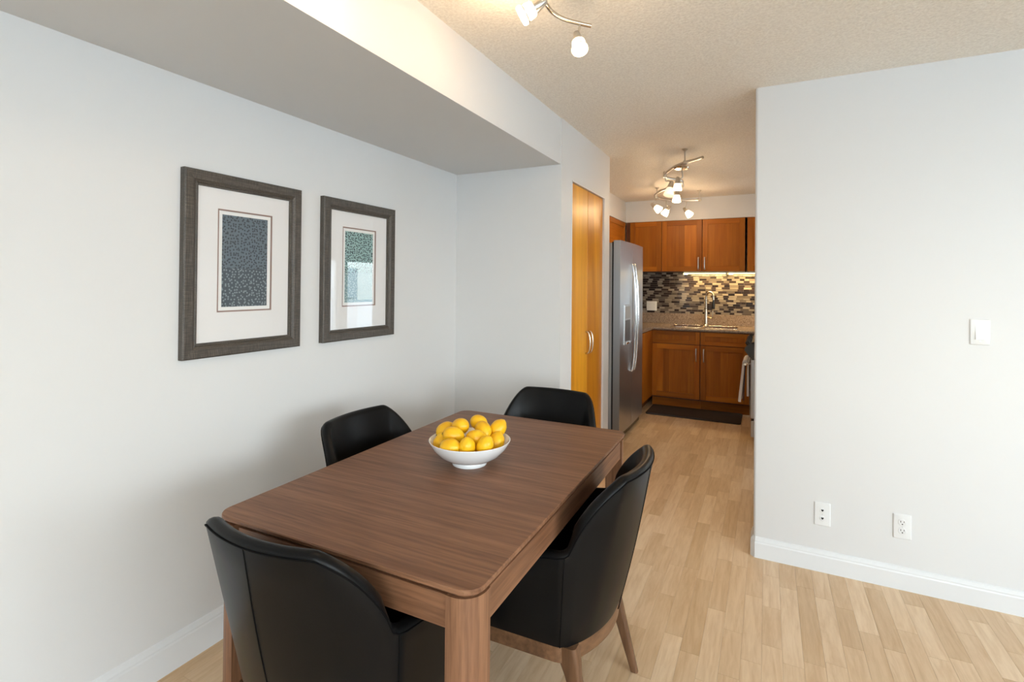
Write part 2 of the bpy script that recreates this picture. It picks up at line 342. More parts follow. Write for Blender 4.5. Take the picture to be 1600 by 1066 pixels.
# baseboards: a plain board under a moulded cap
def baseboard(name, p0, p1, nrm, h=.105, chamfer=None):
    """profile swept from p0 to p1 (xy), standing off the wall along nrm"""
    prof = [(0, 0), (.014, 0), (.014, h-.030), (.012, h-.024), (.012, h-.018), (.009, h-.012), (.005, h-.004), (0, h)]
    pts = chamfer or [p0, p1]; b = NB(); rings = []
    for (px, py), (nx, ny) in zip(pts, nrm):
        rings.append([b.verts.new((px+nx*d, py+ny*d, z)) for d, z in prof])
    for a, c in zip(rings, rings[1:]):
        for k in range(len(prof)-1): b.faces.new((a[k], a[k+1], c[k+1], c[k]))
    b.faces.new(rings[0]); b.faces.new(list(reversed(rings[-1])))
    bmesh.ops.recalc_face_normals(b, faces=b.faces)
    struct(name, b, 'trim_paint')
baseboard('baseboard_left', (XL, YN), (XL, YB), [(1, 0), (1, 0)], .125)
baseboard('baseboard_alcove', (XL+.014, YB), (XC, YB), [(0, -1), (0, -1)], .125)
q = .012
baseboard('baseboard_partition', None, None, [(-1, 0), (-1, -.41), (-.41, -1), (0, -1)], .105,
          [(XP, YP+.12), (XP, YP+q), (XP+q, YP), (1.05, YP)])

# closet bifold leaves
for i, (y0, y1) in enumerate(((3.166, 3.528), (3.532, 3.899))):
    d = struct('door_%d' % (i+1), bx(XC-.045, XC-.012, y0, y1, .012, 2.078, bev=.002), 'honey_veneer')
    yh = 3.500 if i == 0 else 3.562
    pts = spline([(XC-.012, yh, .912), (XC+.012, yh, .925), (XC+.022, yh, .99), (XC+.012, yh, 1.055), (XC-.012, yh, 1.068)], 6)
    obj('door_handle', tb(pts, .0065, 8), 'warm_nickel', d, smooth=True)
b = NB(); box(b, XC-.05, XC+.004, 3.160, 3.905, 2.080, 2.088); box(b, XC-.05, XC+.002, 3.899, 3.905, 0, 2.08); box(b, XC-.05, XC+.002, 3.160, 3.166, 0, 2.08)
struct('trim_1', b, 'trim_paint')

# floor: single strips of maple laminate running towards the kitchen
PW = .0705
def pix(x, y, z=0):
    D = Vector((x, y, z-CAM_H)); d = D.dot(cf)
    return (None if d < .2 else (800+F_PX*D.dot(cr)/d, CY-F_PX*D.dot(cu)/d, d))
strips = []
rnd = random.Random(3); nx = int((XR-XL)/PW)
for i in range(nx+1):
    x0 = XL+i*PW; x1 = min(XR, x0+PW); y = YN-rnd.random()*.5
    while y < YF:
        L = rnd.choice((.27, .36, .45, .54)); ya, yb_ = max(y, YN), min(y+L, YF); y += L
        if yb_-ya > .02: strips.append((x0, x1, ya, yb_, L))
def area(s):
    c = [pix(s[0], s[2]), pix(s[1], s[2]), pix(s[1], s[3]), pix(s[0], s[3])]
    if any(v is None for v in c): return 0
    mx = sum(v[0] for v in c)/4; my = sum(v[1] for v in c)/4
    if not (-30 < mx < 1620 and 0 < my < 1110): return 0
    X, Y = (s[0]+s[1])/2, (s[2]+s[3])/2
    if X > XP-.03 and Y > YP: return 0                    # behind the partition
    if X < XC and Y > YB: return 0
    if -1.36 < X < -.62 and .95 < Y < 2.2: return 0       # under the table
    if X < -1.35 and Y > 1.35: return 0
    if Y > 6.1: return 0
    a = 0
    for k in range(4): p, q_ = c[k], c[(k+1) % 4]; a += p[0]*q_[1]-q_[0]*p[1]
    return abs(a)/2
strips.sort(key=area, reverse=True)
near = [s for s in strips[:300] if area(s) > 0]; rest = strips[len(near):]
PM = {}
def strip_geo(bm, x0, x1, y0, y1):
    g = .0002; c = .0004
    lo = [bm.verts.new((x, y, -.006)) for x, y in ((x0+g, y0+g), (x1-g, y0+g), (x1-g, y1-g), (x0+g, y1-g))]
    mi = [bm.verts.new((x, y, -c)) for x, y in ((x0+g, y0+g), (x1-g, y0+g), (x1-g, y1-g), (x0+g, y1-g))]
    up = [bm.verts.new((x, y, 0)) for x, y in ((x0+g+c, y0+g+c), (x1-g-c, y0+g+c), (x1-g-c, y1-g-c), (x0+g+c, y1-g-c))]
    bm.faces.new(up)
    for A, B in ((lo, mi), (mi, up)):
        for k in range(4): bm.faces.new((A[k], A[(k+1) % 4], B[(k+1) % 4], B[k]))
for (x0, x1, ya, yb_, L) in near:
    key = (round(x1-x0, 4), round(yb_-ya, 4))
    if key not in PM:
        b = NB(); strip_geo(b, 0, key[0], 0, key[1]); me = bpy.data.meshes.new('plank'); b.to_mesh(me); b.free(); me.materials.append(MATS['maple_laminate']); PM[key] = me
    o = bpy.data.objects.new('plank', PM[key]); COL.objects.link(o); o.parent = FLOOR; o.location = (x0, ya, 0)
b = NB()
for (x0, x1, ya, yb_, L) in rest: strip_geo(b, x0, x1, ya, yb_)
obj('plank_field', b, 'maple_laminate', FLOOR, kind='stuff')

# ------------------------------------------------------------------ dining table
TX0, TX1, TY0, TY1, TZ, TROT = -.423, .423, -.672, .672, .75, math.radians(.6)
TC = (-.972, 1.592)
table = thing('dining_table', 'rectangular walnut dining table with rounded corners between four black chairs', 'table', (TC[0], TC[1], 0), TROT)
b = NB(); outl = lambda i, r: rrect(TX0+i, TX1-i, TY0+i, TY1-i, r, 8)
levels = [(.014, .034, TZ-.022), (.003, .045, TZ-.013), (0, .048, TZ-.010), (0, .048, TZ-.0025), (.002, .046, TZ)]
rings = [[b.verts.new((x, y, z)) for x, y in outl(i, r)] for i, r, z in levels]
n = len(rings[0])
for A, B in zip(rings, rings[1:]):
    for k in range(n): b.faces.new((A[k], A[(k+1) % n], B[(k+1) % n], B[k]))
b.faces.new(rings[-1]); b.faces.new(list(reversed(rings[0])))
obj('tabletop', b, 'walnut_x', table)
LW = .072; ins = .004
for sx_ in (-1, 1):
    for sy_ in (-1, 1):
        xo = TX1-ins; yo = TY1-ins; poly = []
        R_ = .054
        for k in range(9):
            a = PI/2*k/8; poly.append((xo-R_+R_*math.cos(a), yo-R_+R_*math.sin(a)))
        poly += [(xo-LW, yo), (xo-LW, yo-LW), (xo, yo-LW)]
        P = [(x*sx_, y*sy_) for x, y in poly]
        if sx_*sy_ < 0: P.reverse()
        b = NB(); prism(b, P, 0, TZ-.0222); obj('leg', b, 'walnut_z', table, smooth=True, angle=35)
AH0, AH1 = TZ-.094, TZ-.0222
for s in (-1, 1):
    xo = TX1-ins-.002; obj('apron', bx(s*(xo-.022), s*xo, TY0+ins+LW, TY1-ins-LW-.020, AH0, AH1, bev=.0015), 'walnut_y', table)
    yo = TY1-ins-.002; obj('apron', bx(TX0+ins+LW+.020, TX1-ins-LW, s*(yo-.022), s*yo, AH0, AH1, bev=.0015), 'walnut_x', table)

# ------------------------------------------------------------------ dining chairs (local: faces +y)
def sstep(a): a = max(0., min(1., a)); return a*a*(3-2*a)
def make_chair():
    root = thing('dining_chair', 'x', 'chair')
    HW, YS, YFR, SAG, Z0 = .255, -.165, .235, .092, .350
    rf = .028
    # plan path from the right arm's front round the back to the left arm's front: (x, y, a) a: -1 on the side, 0..1..0 across the back
    def side_pts():
        pts = []
        for k in range(7): pts.append((HW+.012*(1-k/6), YFR+(YS+rf-YFR)*k/6, -1+k/6*.98))
        return pts
    R_ = (HW*HW+SAG*SAG)/(2*SAG); half = math.asin(HW/R_)
    back = []
    N = 56
    for k in range(N+1):
        ph = half*(1-2*k/N); back.append((R_*math.sin(ph), YS+(R_-SAG)-R_*math.cos(ph), 1-abs(1-2*k/N)))
    r_ = side_pts(); l_ = [(-x, y, a) for x, y, a in reversed(r_)]
    # fillet between side and back: drop the exact corner, insert a mid point
    raw = r_[:-1]+[(HW+.0005, YS+rf, -.02), (HW-.003, YS+.010, 0), (HW-.010, YS-.001, .012)]+[p for p in back if p[2] > .045]+[(-HW+.010, YS-.001, .012), (-HW+.003, YS+.010, 0), (-HW-.0005, YS+rf, -.02)]+l_[1:]
    M = len(raw)
    def top(a):
        if a <= 0: return .618+.006*(a+1)+.014*max(0, 1+a/.12)**2
        t_ = min(1, a/.46); return .638+.210*(.45*sstep(t_)**.8+.55*(1-(1-t_)**2.4))
    def lean(a): return .35+.65*sstep(a/.4) if a > 0 else .35*max(0, (a+.5)/.5)
    def P(i, z, inset):
        x, y, a = raw[i]
        x0_, y0_, _ = raw[max(0, i-1)]; x1_, y1_, _ = raw[min(M-1, i+1)]
        tx, ty = x1_-x0_, y1_-y0_; L = math.hypot(tx, ty); nx_, ny_ = -ty/L, tx/L      # outward normal
        # path runs right->back->left, so the outward side is on its left hand when walking towards -y
        if nx_*x+ny_*(y-.05) < 0: nx_, ny_ = -nx_, -ny_
        h = (z-Z0)/.50
        fl = 1+.14*h
        yy = y-ny_*inset; xx = (x-nx_*inset)*fl
        yy -= lean(a)*(.085*h+.02*h*h)
        if a > 0: yy -= .012*math.sin(PI*min(1, max(0, h)))*a          # slight belly
        return Vector((xx, yy, z))
    TH = .042
    b = NB(); rings = []
    rim = []
    for i in range(M):
        a = raw[i][2]; zt = top(a); ring = []
        for k in range(9):
            ring.append(P(i, Z0+(zt-.016-Z0)*k/8, .006 if k == 0 else 0))
        for k in range(1, 6):
            an = PI*k/6; ring.append(P(i, zt-.016+.016*math.sin(an), TH/2*(1-math.cos(an))*.86))
        for k in range(6):
            ring.append(P(i, zt-.016+(Z0-zt+.016)*k/5, TH*.86+.010*sstep(k/5)))
        rim.append(P(i, zt-.0145, -.0006)); rings.append([b.verts.new(v_) for v_ in ring])
    m = len(rings[0])
    for A, B in zip(rings, rings[1:]):
        for k in range(m): b.faces.new((A[k], A[(k+1) % m], B[(k+1) % m], B[k]))
    b.faces.new(rings[0]); b.faces.new(list(reversed(rings[-1]))); bmesh.ops.recalc_face_normals(b, faces=b.faces)
    shell = obj('backrest', b, 'black_leather', root, smooth=True, angle=55)
    obj('piping', tb(rim, .0021, 6), 'leather_thread', shell, smooth=True)
    ci = M//2
    for i in (7, ci, M-8):
        zt = top(raw[i][2]); pts = [P(i, Z0+.004+(zt-.018-Z0)*k/10, -.0002) for k in range(11)]
        obj('seam', tb(pts, .0016, 6), 'leather_thread', shell, smooth=True)
    # seat cushion
    b = NB(); lv = [(.006, .40), (.0, .412), (0, .452), (.006, .468), (.02, .477), (.05, .481)]
    rs = [[b.verts.new((x, y, z)) for x, y in rrect(-.212+i, .212-i, -.19+i, .246-i, .05, 6)] for i, z in lv]; n = len(rs[0])
    for A, B in zip(rs, rs[1:]):
        for k in range(n): b.faces.new((A[k], A[(k+1) % n], B[(k+1) % n], B[k]))
    b.faces.new(rs[-1]); b.faces.new(list(reversed(rs[0])))
    obj('seat', b, 'black_leather', root, smooth=True, angle=60)
    # wooden under-frame: closed ring below the shell
    b = NB(); loop = [raw[i] for i in range(M)]; ringo = []; ringi = []
    base = [Vector((x, y)) for x, y, _ in loop]
    for i in range(M):
        p = P(i, Z0, .008); q_ = P(i, Z0, .034); ringo.append((p.x, p.y)); ringi.append((q_.x, q_.y))
    ringo = [(ringo[0][0], .246)]+ringo+[(ringo[-1][0], .246)]; ringi = [(ringi[0][0], .220)]+ringi+[(ringi[-1][0], .220)]
    n = len(ringo); z0, z1 = .304, .351
    V = [[b.verts.new((x, y, z)) for x, y in ringo] for z in (z0, z1)]; U = [[b.verts.new((x, y, z)) for x, y in ringi] for z in (z0, z1)]
    for k in range(n):
        j = (k+1) % n
        b.faces.new((V[0][k], V[0][j], V[1][j], V[1][k])); b.faces.new((U[0][j], U[0][k], U[1][k], U[1][j]))
        b.faces.new((V[1][k], V[1][j], U[1][j], U[1][k])); b.faces.new((V[0][j], V[0][k], U[0][k], U[0][j]))
    bmesh.ops.recalc_face_normals(b, faces=b.faces)
    obj('seat_frame', b, 'chair_walnut_x', root, smooth=True, angle=40)
    # seat platform hidden under the cushion
    obj('seat_base', bx(-.21, .21, -.17, .222, .351, .400), 'chair_walnut_x', root)
    def leg(top_c, bot_c, ws):
        b = NB(); tv = Vector(top_c); bv = Vector(bot_c); prev = None
        for t_, w_, d_ in ws:
            c = tv.lerp(bv, t_); poly = rrect(-w_, w_, -d_, d_, min(w_, d_)*.55, 4); ring = [b.verts.new((c.x+x, c.y+y, c.z)) for x, y in poly]
            if prev:
                for k in range(len(ring)): b.faces.new((prev[k], prev[(k+1) % len(ring)], ring[(k+1) % len(ring)], ring[k]))
            else: first = ring
            prev = ring
        b.faces.new(first); b.faces.new(list(reversed(prev))); bmesh.ops.recalc_face_normals(b, faces=b.faces); return b
    for s in (-1, 1):
        obj('leg', leg((s*.218, YS+.002, .351), (s*.232, YS-.095, 0), [(0, .024, .034), (.13, .021, .031), (.24, .0175, .024), (.5, .0155, .0195), (1, .011, .0125)]), 'chair_walnut_z', root, smooth=True, angle=40)
        obj('leg', leg((s*.230, .214, .351), (s*.250, .236, 0), [(0, .022, .032), (.13, .020, .029), (.24, .017, .022), (.5, .0155, .0185), (1, .011, .0125)]), 'chair_walnut_z', root, smooth=True, angle=40)
    return root
chair = make_chair()
SPOTS = [((-.995, 1.08), 0, 'black leather dining chair at near end of table, seen from behind'),
         ((-.685, 1.640), PI/2, 'black leather dining chair on the aisle side with wooden legs in full view'),
         ((-1.245, 1.655), -PI/2, 'black leather dining chair between the table and the wall with pictures'),
         ((-1.00, 2.205), PI, 'black leather dining chair at far end of table in front of closet doors')]
for i, ((x, y), rz, lab) in enumerate(SPOTS):
    o = chair if i == 0 else copy_tree(chair)
    o.location = (x, y, 0); o.rotation_euler = (0, 0, rz); tag(o, lab, 'chair', 'chairs around the dining table')

# ------------------------------------------------------------------ bowl of lemons
BC = Vector((-.963, 1.594, TZ+.0004))
bowl = thing('fruit_bowl', 'round white ceramic bowl full of lemons on the walnut table', 'bowl', BC)
prof = [(.0, .004), (.056, .004), (.058, 0), (.062, 0), (.064, .006), (.062, .013), (.085, .021), (.112, .038), (.134, .062), (.147, .085), (.1475, .0875), (.1455, .0885), (.1425, .086), (.129, .063), (.107, .042), (.08, .028), (.05, .020), (0, .018)]
obj('bowl_body', lt(prof, BC, seg=64), 'white_ceramic', bowl, smooth=True, angle=60)
LEM = [  # position, long-axis direction, label
 ((-1.0074, 1.6004, 0.8766), (.9, -.3, .25), 'lemon high on the left of the pile, lying sideways'),
 ((-1.0012, 1.542, 0.8597), (.75, .35, -.1), 'lemon at the upper left front of the pile, stem end to the left'),
 ((-0.9727, 1.6737, 0.8778), (.8, -.1, -.1), 'topmost lemon at the back of the pile'),
 ((-0.9295, 1.6324, 0.865), (.75, -.55, -.35), 'lemon on top with its round tip pointing to the front right'),
 ((-0.8965, 1.6852, 0.8611), (.3, .5, .6), 'lemon at the upper right edge of the pile'),
 ((-0.9265, 1.5726, 0.8531), (.9, .35, .1), 'lemon in the middle of the pile, lying crosswise'),
 ((-0.9805, 1.4907, 0.8339), (.85, .05, .12), 'lemon low at the left front of the bowl, stem end to the left'),
 ((-0.9218, 1.509, 0.8376), (.15, -.3, .9), 'lemon standing on end at the front rim of the bowl'),
 ((-0.8733, 1.5461, 0.8389), (.45, .1, .8), 'leaning lemon at the front right of the bowl'),
 ((-0.8793, 1.639, 0.8249), (.1, .45, .75), 'lemon standing at the far right rim of the bowl'),
 ((-1.0552, 1.5493, 0.827), (.3, .5, .6), 'lemon low against the left rim of the bowl'),
 ((-1.0739, 1.6012, 0.8533), (.4, .6, .3), 'lemon at the left, half hidden behind the others'),
 (( -.97, 1.573, .8001), (1, .2, 0), 'lemon at the bottom of the bowl under the others'),
 ((-.9384, 1.6252, .801), (.2, 1, 0), 'lemon at the bottom right of the bowl under the others'),
 ((-.9995, 1.6265, .8011), (.6, .7, 0), 'lemon at the bottom left of the bowl under the others'),
]
def lemon_mesh():
    b = NB(); pr = []
    for k in range(25):
        u = -1+2*k/24; r = .0305*math.sqrt(max(0, 1-abs(u)**2.3)); h = u*.0385
        if u > .86: h = u*.0385+.006*((u-.86)/.14); r = max(r, .0085*(1-((u-.86)/.14)**2)) if u < 1 else 0
        if u < -.9: h = u*.0385-.002*((-u-.9)/.1)
        pr.append((0 if k in (0, 24) else r, h))
    return lathe(b, pr, seg=24)
def scar_mesh(): return lt([(0, -.0405), (.0032, -.0412), (.0042, -.0398), (.0038, -.0380)], seg=10)
lm = None
for k, (p, d, lab) in enumerate(LEM):
    if lm is None:
        lm = thing('lemon', lab, 'lemon', (0, 0, 0)); obj('lemon_fruit', lemon_mesh(), 'lemon_skin', lm, smooth=True); obj('stem_scar', scar_mesh(), 'lemon_scar', lm, smooth=True); o = lm
    else: o = copy_tree(lm)
    o.location = p; o.rotation_euler = Vector(d).to_track_quat('Z', 'Y').to_euler(); s = .94+.04*math.sin(k*2.3); o.scale = (s, s, s*1.0)
    tag(o, lab, 'lemon', 'lemons in the white bowl')

# ------------------------------------------------------------------ pictures on the left wall
def picture(y0, y1, z0, z1, mats, label):
    x = XL; dep = .028; rw = .056
    t_ = thing('picture_frame', label, 'picture', (x, (y0+y1)/2, z0), group='framed prints on the left wall')
    def rail(a, b_, c, d, name='frame_rail'):       # outer a-b, inner d-c in (y, z); moulding profile
        bm = NB(); A, B_, C, D = [Vector(v) for v in (a, b_, c, d)]
        prof = [(0, 0), (0, dep-.004), (.1, dep), (.62, dep-.002), (.80, dep-.008), (.86, dep-.006), (.90, dep-.011), (1, dep-.012), (1, 0)]
        L = [A.lerp(D, s) for s, _ in prof]; Rr = [B_.lerp(C, s) for s, _ in prof]
        v0 = [bm.verts.new((x+.001+h, p.x, p.y)) for p, (_, h) in zip(L, prof)]; v1 = [bm.verts.new((x+.001+h, p.x, p.y)) for p, (_, h) in zip(Rr, prof)]
        n = len(prof)
        for k in range(n): bm.faces.new((v0[k], v0[(k+1) % n], v1[(k+1) % n], v1[k]))
        bm.faces.new(v0); bm.faces.new(list(reversed(v1))); bmesh.ops.recalc_face_normals(bm, faces=bm.faces)
        obj(name, bm, 'frame_weave', t_)
    o4 = [(y0, z0), (y1, z0), (y1, z1), (y0, z1)]; i4 = [(y0+rw, z0+rw), (y1-rw, z0+rw), (y1-rw, z1-rw), (y0+rw, z1-rw)]
    for k in range(4): j = (k+1) % 4; rail(o4[k], o4[j], i4[j], i4[k])
    cy = (y0+y1)/2; cz = (z0+z1)/2+.018
    ow, oh, lw = .122, .202, .006
    def ring(name, yw, zw, yi, zi, xa, xb, mat, yc=cy, zc=cz):
        bm = NB()
        box(bm, xa, xb, yc-yw, yc-yi, zc-zw, zc+zw); box(bm, xa, xb, yc+yi, yc+yw, zc-zw, zc+zw); box(bm, xa, xb, yc-yi, yc+yi, zc-zw, zc-zi); box(bm, xa, xb, yc-yi, yc+yi, zc+zi, zc+zw)
        return obj(name, bm, mat, t_)
    # mat board around the window
    bm = NB(); ya, yb2, za, zb = y0+rw-.004, y1-rw+.004, z0+rw-.004, z1-rw+.004
    box(bm, x+.006, x+.009, ya, cy-ow, za, zb); box(bm, x+.006, x+.009, cy+ow, yb2, za, zb); box(bm, x+.006, x+.009, cy-ow, cy+ow, za, cz-oh); box(bm, x+.006, x+.009, cy-ow, cy+ow, cz+oh, zb)
    obj('mat_board', bm, 'mat_board', t_)
    ring('mat_fillet', ow, oh, ow-lw, oh-lw, x+.005, x+.0075, 'mat_fillet')
    pp = obj('print_paper', bx(x+.002, x+.0045, cy-ow+.001, cy+ow-.001, cz-oh+.001, cz+oh-.001), 'print_paper', t_)
    aw, ah = .101, .182; zm = cz-ah+2*ah*.42
    obj('print_field', bx(x+.0045, x+.005, cy-aw, cy+aw, zm, cz+ah), mats[0], t_); obj('print_field', bx(x+.0045, x+.005, cy-aw, cy+aw, cz-ah, zm), mats[1], t_)
    obj('glass_pane', bx(x+.0115, x+.0130, ya, yb2, za, zb), 'picture_glass', t_)
picture(1.119, 1.640, 1.112, 1.818, ('print_dark_dots', 'print_light_dots'), 'dark framed blue-grey dotted print nearest the camera on the left wall')
picture(1.770, 2.291, 1.112, 1.816, ('print_teal_dots', 'print_teal_light_dots'), 'dark framed teal dotted print with a window reflected in its glass')

# ------------------------------------------------------------------ switch and sockets on the partition
def plate(cx, cz, w=.070, h=.115, y=YP):
    b = NB(); lv = [(0, 0), (0, .002), (.003, .0055), (.005, .006)]
    rs = [[b.verts.new((X, y-d, Z)) for X, Z in rrect(cx-w/2+i, cx+w/2-i, cz-h/2+i, cz+h/2-i, .004, 3)] for i, d in lv]; n = len(rs[0])
    for A, B in zip(rs, rs[1:]):
        for k in range(n): b.faces.new((A[k], A[(k+1) % n], B[(k+1) % n], B[k]))
    b.faces.new(rs[-1]); b.faces.new(list(reversed(rs[0]))); bmesh.ops.recalc_face_normals(b, faces=b.faces); return b
sw = thing('light_switch', 'white rocker light switch on the partition wall', 'light switch', (.842, YP, 1.15))
obj('cover_plate', plate(.842, 1.2085), 'white_plastic', sw, smooth=True, angle=30)
b = NB(); prism(b, [(YP-.0055, 1.176), (YP-.0115, 1.176), (YP-.0060, 1.241), (YP-.0055, 1.241)], .8255, .8585, lambda p, q_, r_: (r_, p, q_)); bmesh.ops.recalc_face_normals(b, faces=b.faces)
obj('rocker', b, 'white_plastic', sw)
for z in (1.166, 1.251): obj('screw', lt([(0, .0075), (.0028, .0072), (.003, .005)], (.842, YP, z), (0, -1, 0), 10), 'screw_metal', sw)
def socket(cx, cz, kind, label):
    t_ = thing('wall_socket', label, 'wall socket', (cx, YP, cz-.0575), group='sockets low on the partition wall')
    obj('cover_plate', plate(cx, cz), 'white_plastic', t_, smooth=True, angle=30)
    for dz in (-.0195, .0195):
        r = .0165 if kind == 'duplex' else .0125
        f = obj('receptacle', lt([(0, .0078), (r-.002, .0078), (r, .0066), (r, .005)], (cx, YP, cz+dz), (0, -1, 0), 24), 'white_plastic', t_, smooth=True, angle=30)
        if kind == 'duplex':
            b = NB(); box(b, cx-.0075, cx-.0052, YP-.0084, YP-.006, cz+dz+.000, cz+dz+.0085); box(b, cx+.0052, cx+.0075, YP-.0084, YP-.006, cz+dz+.001, cz+dz+.0078); lathe(b, [(0, .0084), (.0027, .0084), (.0027, .006)], (cx, YP, cz+dz-.007), (0, -1, 0), 10)
        else:
            b = NB(); prism(b, [(-.0062, .0045), (.0062, .0045), (.0045, -.001), (0, -.0062), (-.0045, -.001)], .006, .0086, lambda p, q_, r_: (cx+p, YP-r_, cz+dz+q_)); bmesh.ops.recalc_face_normals(b, faces=b.faces)
        obj('slot', b, 'slot_dark', f)
    obj('screw', lt([(0, .0072), (.002, .0070), (.0022, .005)], (cx, YP, cz), (0, -1, 0), 8), 'screw_metal', t_)
socket(.2475, .281, 'jack', 'white wall plate with two black jack holes near the wall corner')
socket(.566, .2895, 'duplex', 'white duplex power outlet below the light switch')

# ------------------------------------------------------------------ kitchen: refrigerator
FX, FY0, FY1, FZ = -1.15, 4.44, 5.345, 1.80
fr_ = thing('refrigerator', 'stainless side by side refrigerator with curved door handles', 'refrigerator', (-1.5, 4.9, 0))
obj('cabinet_body', bx(-1.88, FX-.085, FY0+.004, FY1-.004, .06, FZ-.02, bev=.004), 'fridge_side_grey', fr_)
obj('door_gasket', bx(FX-.085, FX-.068, FY0+.014, FY1-.014, .10, FZ-.012), 'gasket_black', fr_)
YM = 4.845
for (ya, yb_, nm) in ((FY0, YM-.003, 'freezer'), (YM+.003, FY1, 'fresh')):
    b = NB(); pts = []
    N = 8                                                    # gently bowed front
    for k in range(N+1):
        yy = ya+(yb_-ya)*k/N; g = (yy-(FY0+FY1)/2)/((FY1-FY0)/2); pts.append((FX-.012*g*g+.004, yy))
    poly = [(FX-.068, ya)]+pts+[(FX-.068, yb_)]
    prism(b, list(reversed(poly)), .085, FZ); bmesh.ops.recalc_face_normals(b, faces=b.faces)
    d = obj('door', b, 'brushed_steel', fr_, smooth=True, angle=25)
    yh = YM-.045 if nm == 'freezer' else YM+.045
    hp = spline([(FX, yh, 1.60), (FX+.022, yh, 1.58), (FX+.040, yh, 1.40), (FX+.050, yh, 1.10), (FX+.040, yh, .80), (FX+.022, yh, .62), (FX, yh, .60)], 6)
    obj('handle', tb(hp, .0095, 10), 'chrome', d, smooth=True)
    if nm == 'freezer':
        x0 = FX-.006
        b = NB(); box(b, x0, x0+.012, 4.555, 4.775, .865, 1.225, bev=.004); dp = obj('dispenser_bezel', b, 'brushed_steel', d)
        obj('dispenser_recess', bx(x0+.0118, x0+.0135, 4.575, 4.755, .895, 1.085), 'dispenser_dark', d)
        obj('dispenser_panel', bx(x0+.0118, x0+.0138, 4.575, 4.755, 1.10, 1.21), 'fridge_side_grey', d)
        obj('dispenser_tray', bx(x0+.010, x0+.026, 4.57, 4.76, .868, .886, bev=.003), 'chrome', d)
    else:
        obj('badge', bx(FX-.006, FX-.003, 5.165, 5.205, 1.712, 1.728, bev=.001), 'chrome', d)
obj('kick_grille', bx(FX-.10, FX-.035, FY0+.01, FY1-.01, .012, .075, bev=.003), 'dark_plastic', fr_)
for yy in (FY0+.06, FY1-.06): obj('foot', lt([(0, 0), (.02, 0), (.02, .06), (0, .06)], (FX-.14, yy, 0), seg=12), 'dark_plastic', fr_)

# ------------------------------------------------------------------ kitchen cabinets
def shaker(parent, x0, x1, z0, z1, y, hand=None, name='door', st=.058, hz=None):
    """shaker front in the xz plane, its face at y, facing -y"""
    th = .02
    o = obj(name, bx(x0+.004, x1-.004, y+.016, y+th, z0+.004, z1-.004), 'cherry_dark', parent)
    for xa, xb in ((x0, x0+st), (x1-st, x1)): obj('stile', bx(xa, xb, y, y+th, z0, z1, bev=.0015, seg=1), 'cherry_z', o)
    for za, zb in ((z0, z0+st), (z1-st, z1)): obj('rail', bx(x0+st, x1-st, y+.0005, y+th, za, zb, bev=.001, seg=1), 'cherry_x', o)
    n = max(2, round((x1-x0-2*st)/.075)); w = (x1-x0-2*st)/n
    for k in range(n):                                         # glued-up staves of the panel
        if z1-z0 < .2 and k >= 3: pass
        obj('panel_stave', bx(x0+st+w*k, x0+st+w*(k+1), y+.009, y+.016, z0+st, z1-st), 'cherry_z', o)
    if hand is not None: handle(o, hand, y, hz[0], hz[1])
    return o
def handle(parent, x, y, z0, z1):
    pts = spline([(x, y, z1), (x, y-.022, z1-.006), (x, y-.027, (z0+z1)/2), (x, y-.022, z0+.006), (x, y, z0)], 6)
    rs = [.0062+.0026*abs(2*k/(len(pts)-1)-1) for k in range(len(pts))]
    obj('handle', tb(pts, rs, 8), 'satin_nickel', parent, smooth=True)
def base_cab(x0, x1, hx, label):
    t_ = thing('base_cabinet', label, 'cabinet', ((x0+x1)/2, YCAB+.3, 0), group='cherry base cabinets under the sink')
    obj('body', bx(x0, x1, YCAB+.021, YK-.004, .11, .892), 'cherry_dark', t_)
    obj('toe_kick', bx(x0, x1, YCAB+.075, YCAB+.095, 0, .11), 'cherry_x', t_)
    shaker(t_, x0+.003, x1-.003, .127, .735, YCAB, hx, hz=(.556, .694)); shaker(t_, x0+.003, x1-.003, .742, .884, YCAB, None, 'drawer_front', .045)
base_cab(-1.207, -.672, -.712, 'cherry base cabinet left of centre, below the left sink basin')
base_cab(-.670, -.168, -.632, 'cherry base cabinet beside the range, below the right sink basin')
cn = thing('corner_cabinet', 'plain cherry corner cabinet between the refrigerator and the sink', 'cabinet', (-1.5, 6.0, 0))
obj('body', bx(XL+.004, -1.212, 5.40, YK-.004, .11, .892), 'cherry_dark', cn); obj('toe_kick', bx(XL+.004, -1.28, 5.40, YK-.004, 0, .11), 'cherry_dark', cn)
obj('filler', bx(-1.270, -1.209, YCAB-.002, YCAB+.018, .11, .892), 'cherry_z', cn); obj('side_door', bx(-1.212, -1.194, 5.405, YCAB-.003, .127, .884, bev=.002), 'cherry_z', cn)
def upper_cab(x0, x1, hx, label, z0=1.572, z1=2.181):
    t_ = thing('wall_cabinet', label, 'cabinet', ((x0+x1)/2, YU+.18, z0), group='cherry wall cabinets')
    obj('body', bx(x0, x1, YU+.021, YK-.004, z0, z1), 'cherry_dark', t_)
    shaker(t_, x0+.002, x1-.002, z0+.003, z1-.003, YU, hx, hz=(1.60, 1.735)); return t_
upper_cab(-1.524, -1.143, None, 'cherry wall cabinet in the corner above the refrigerator end')
upper_cab(-1.141, -.683, -.722, 'cherry wall cabinet with its nickel handle at lower right')
upper_cab(-.681, -.226, -.654, 'cherry wall cabinet with its nickel handle at lower left above the faucet')
upper_cab(-.205, .25, None, 'cherry wall cabinet cut off by the partition wall')
obj('corner_filler', bx(XS+.004, -1.526, YU+.022, YU+.045, 1.572, 2.181), 'cherry_dark', bpy.data.objects['wall_cabinet'])
tf = thing('wall_cabinet', 'cherry wall cabinet mounted over the refrigerator', 'cabinet', (-1.75, 5.0, 1.84), group='cherry wall cabinets')
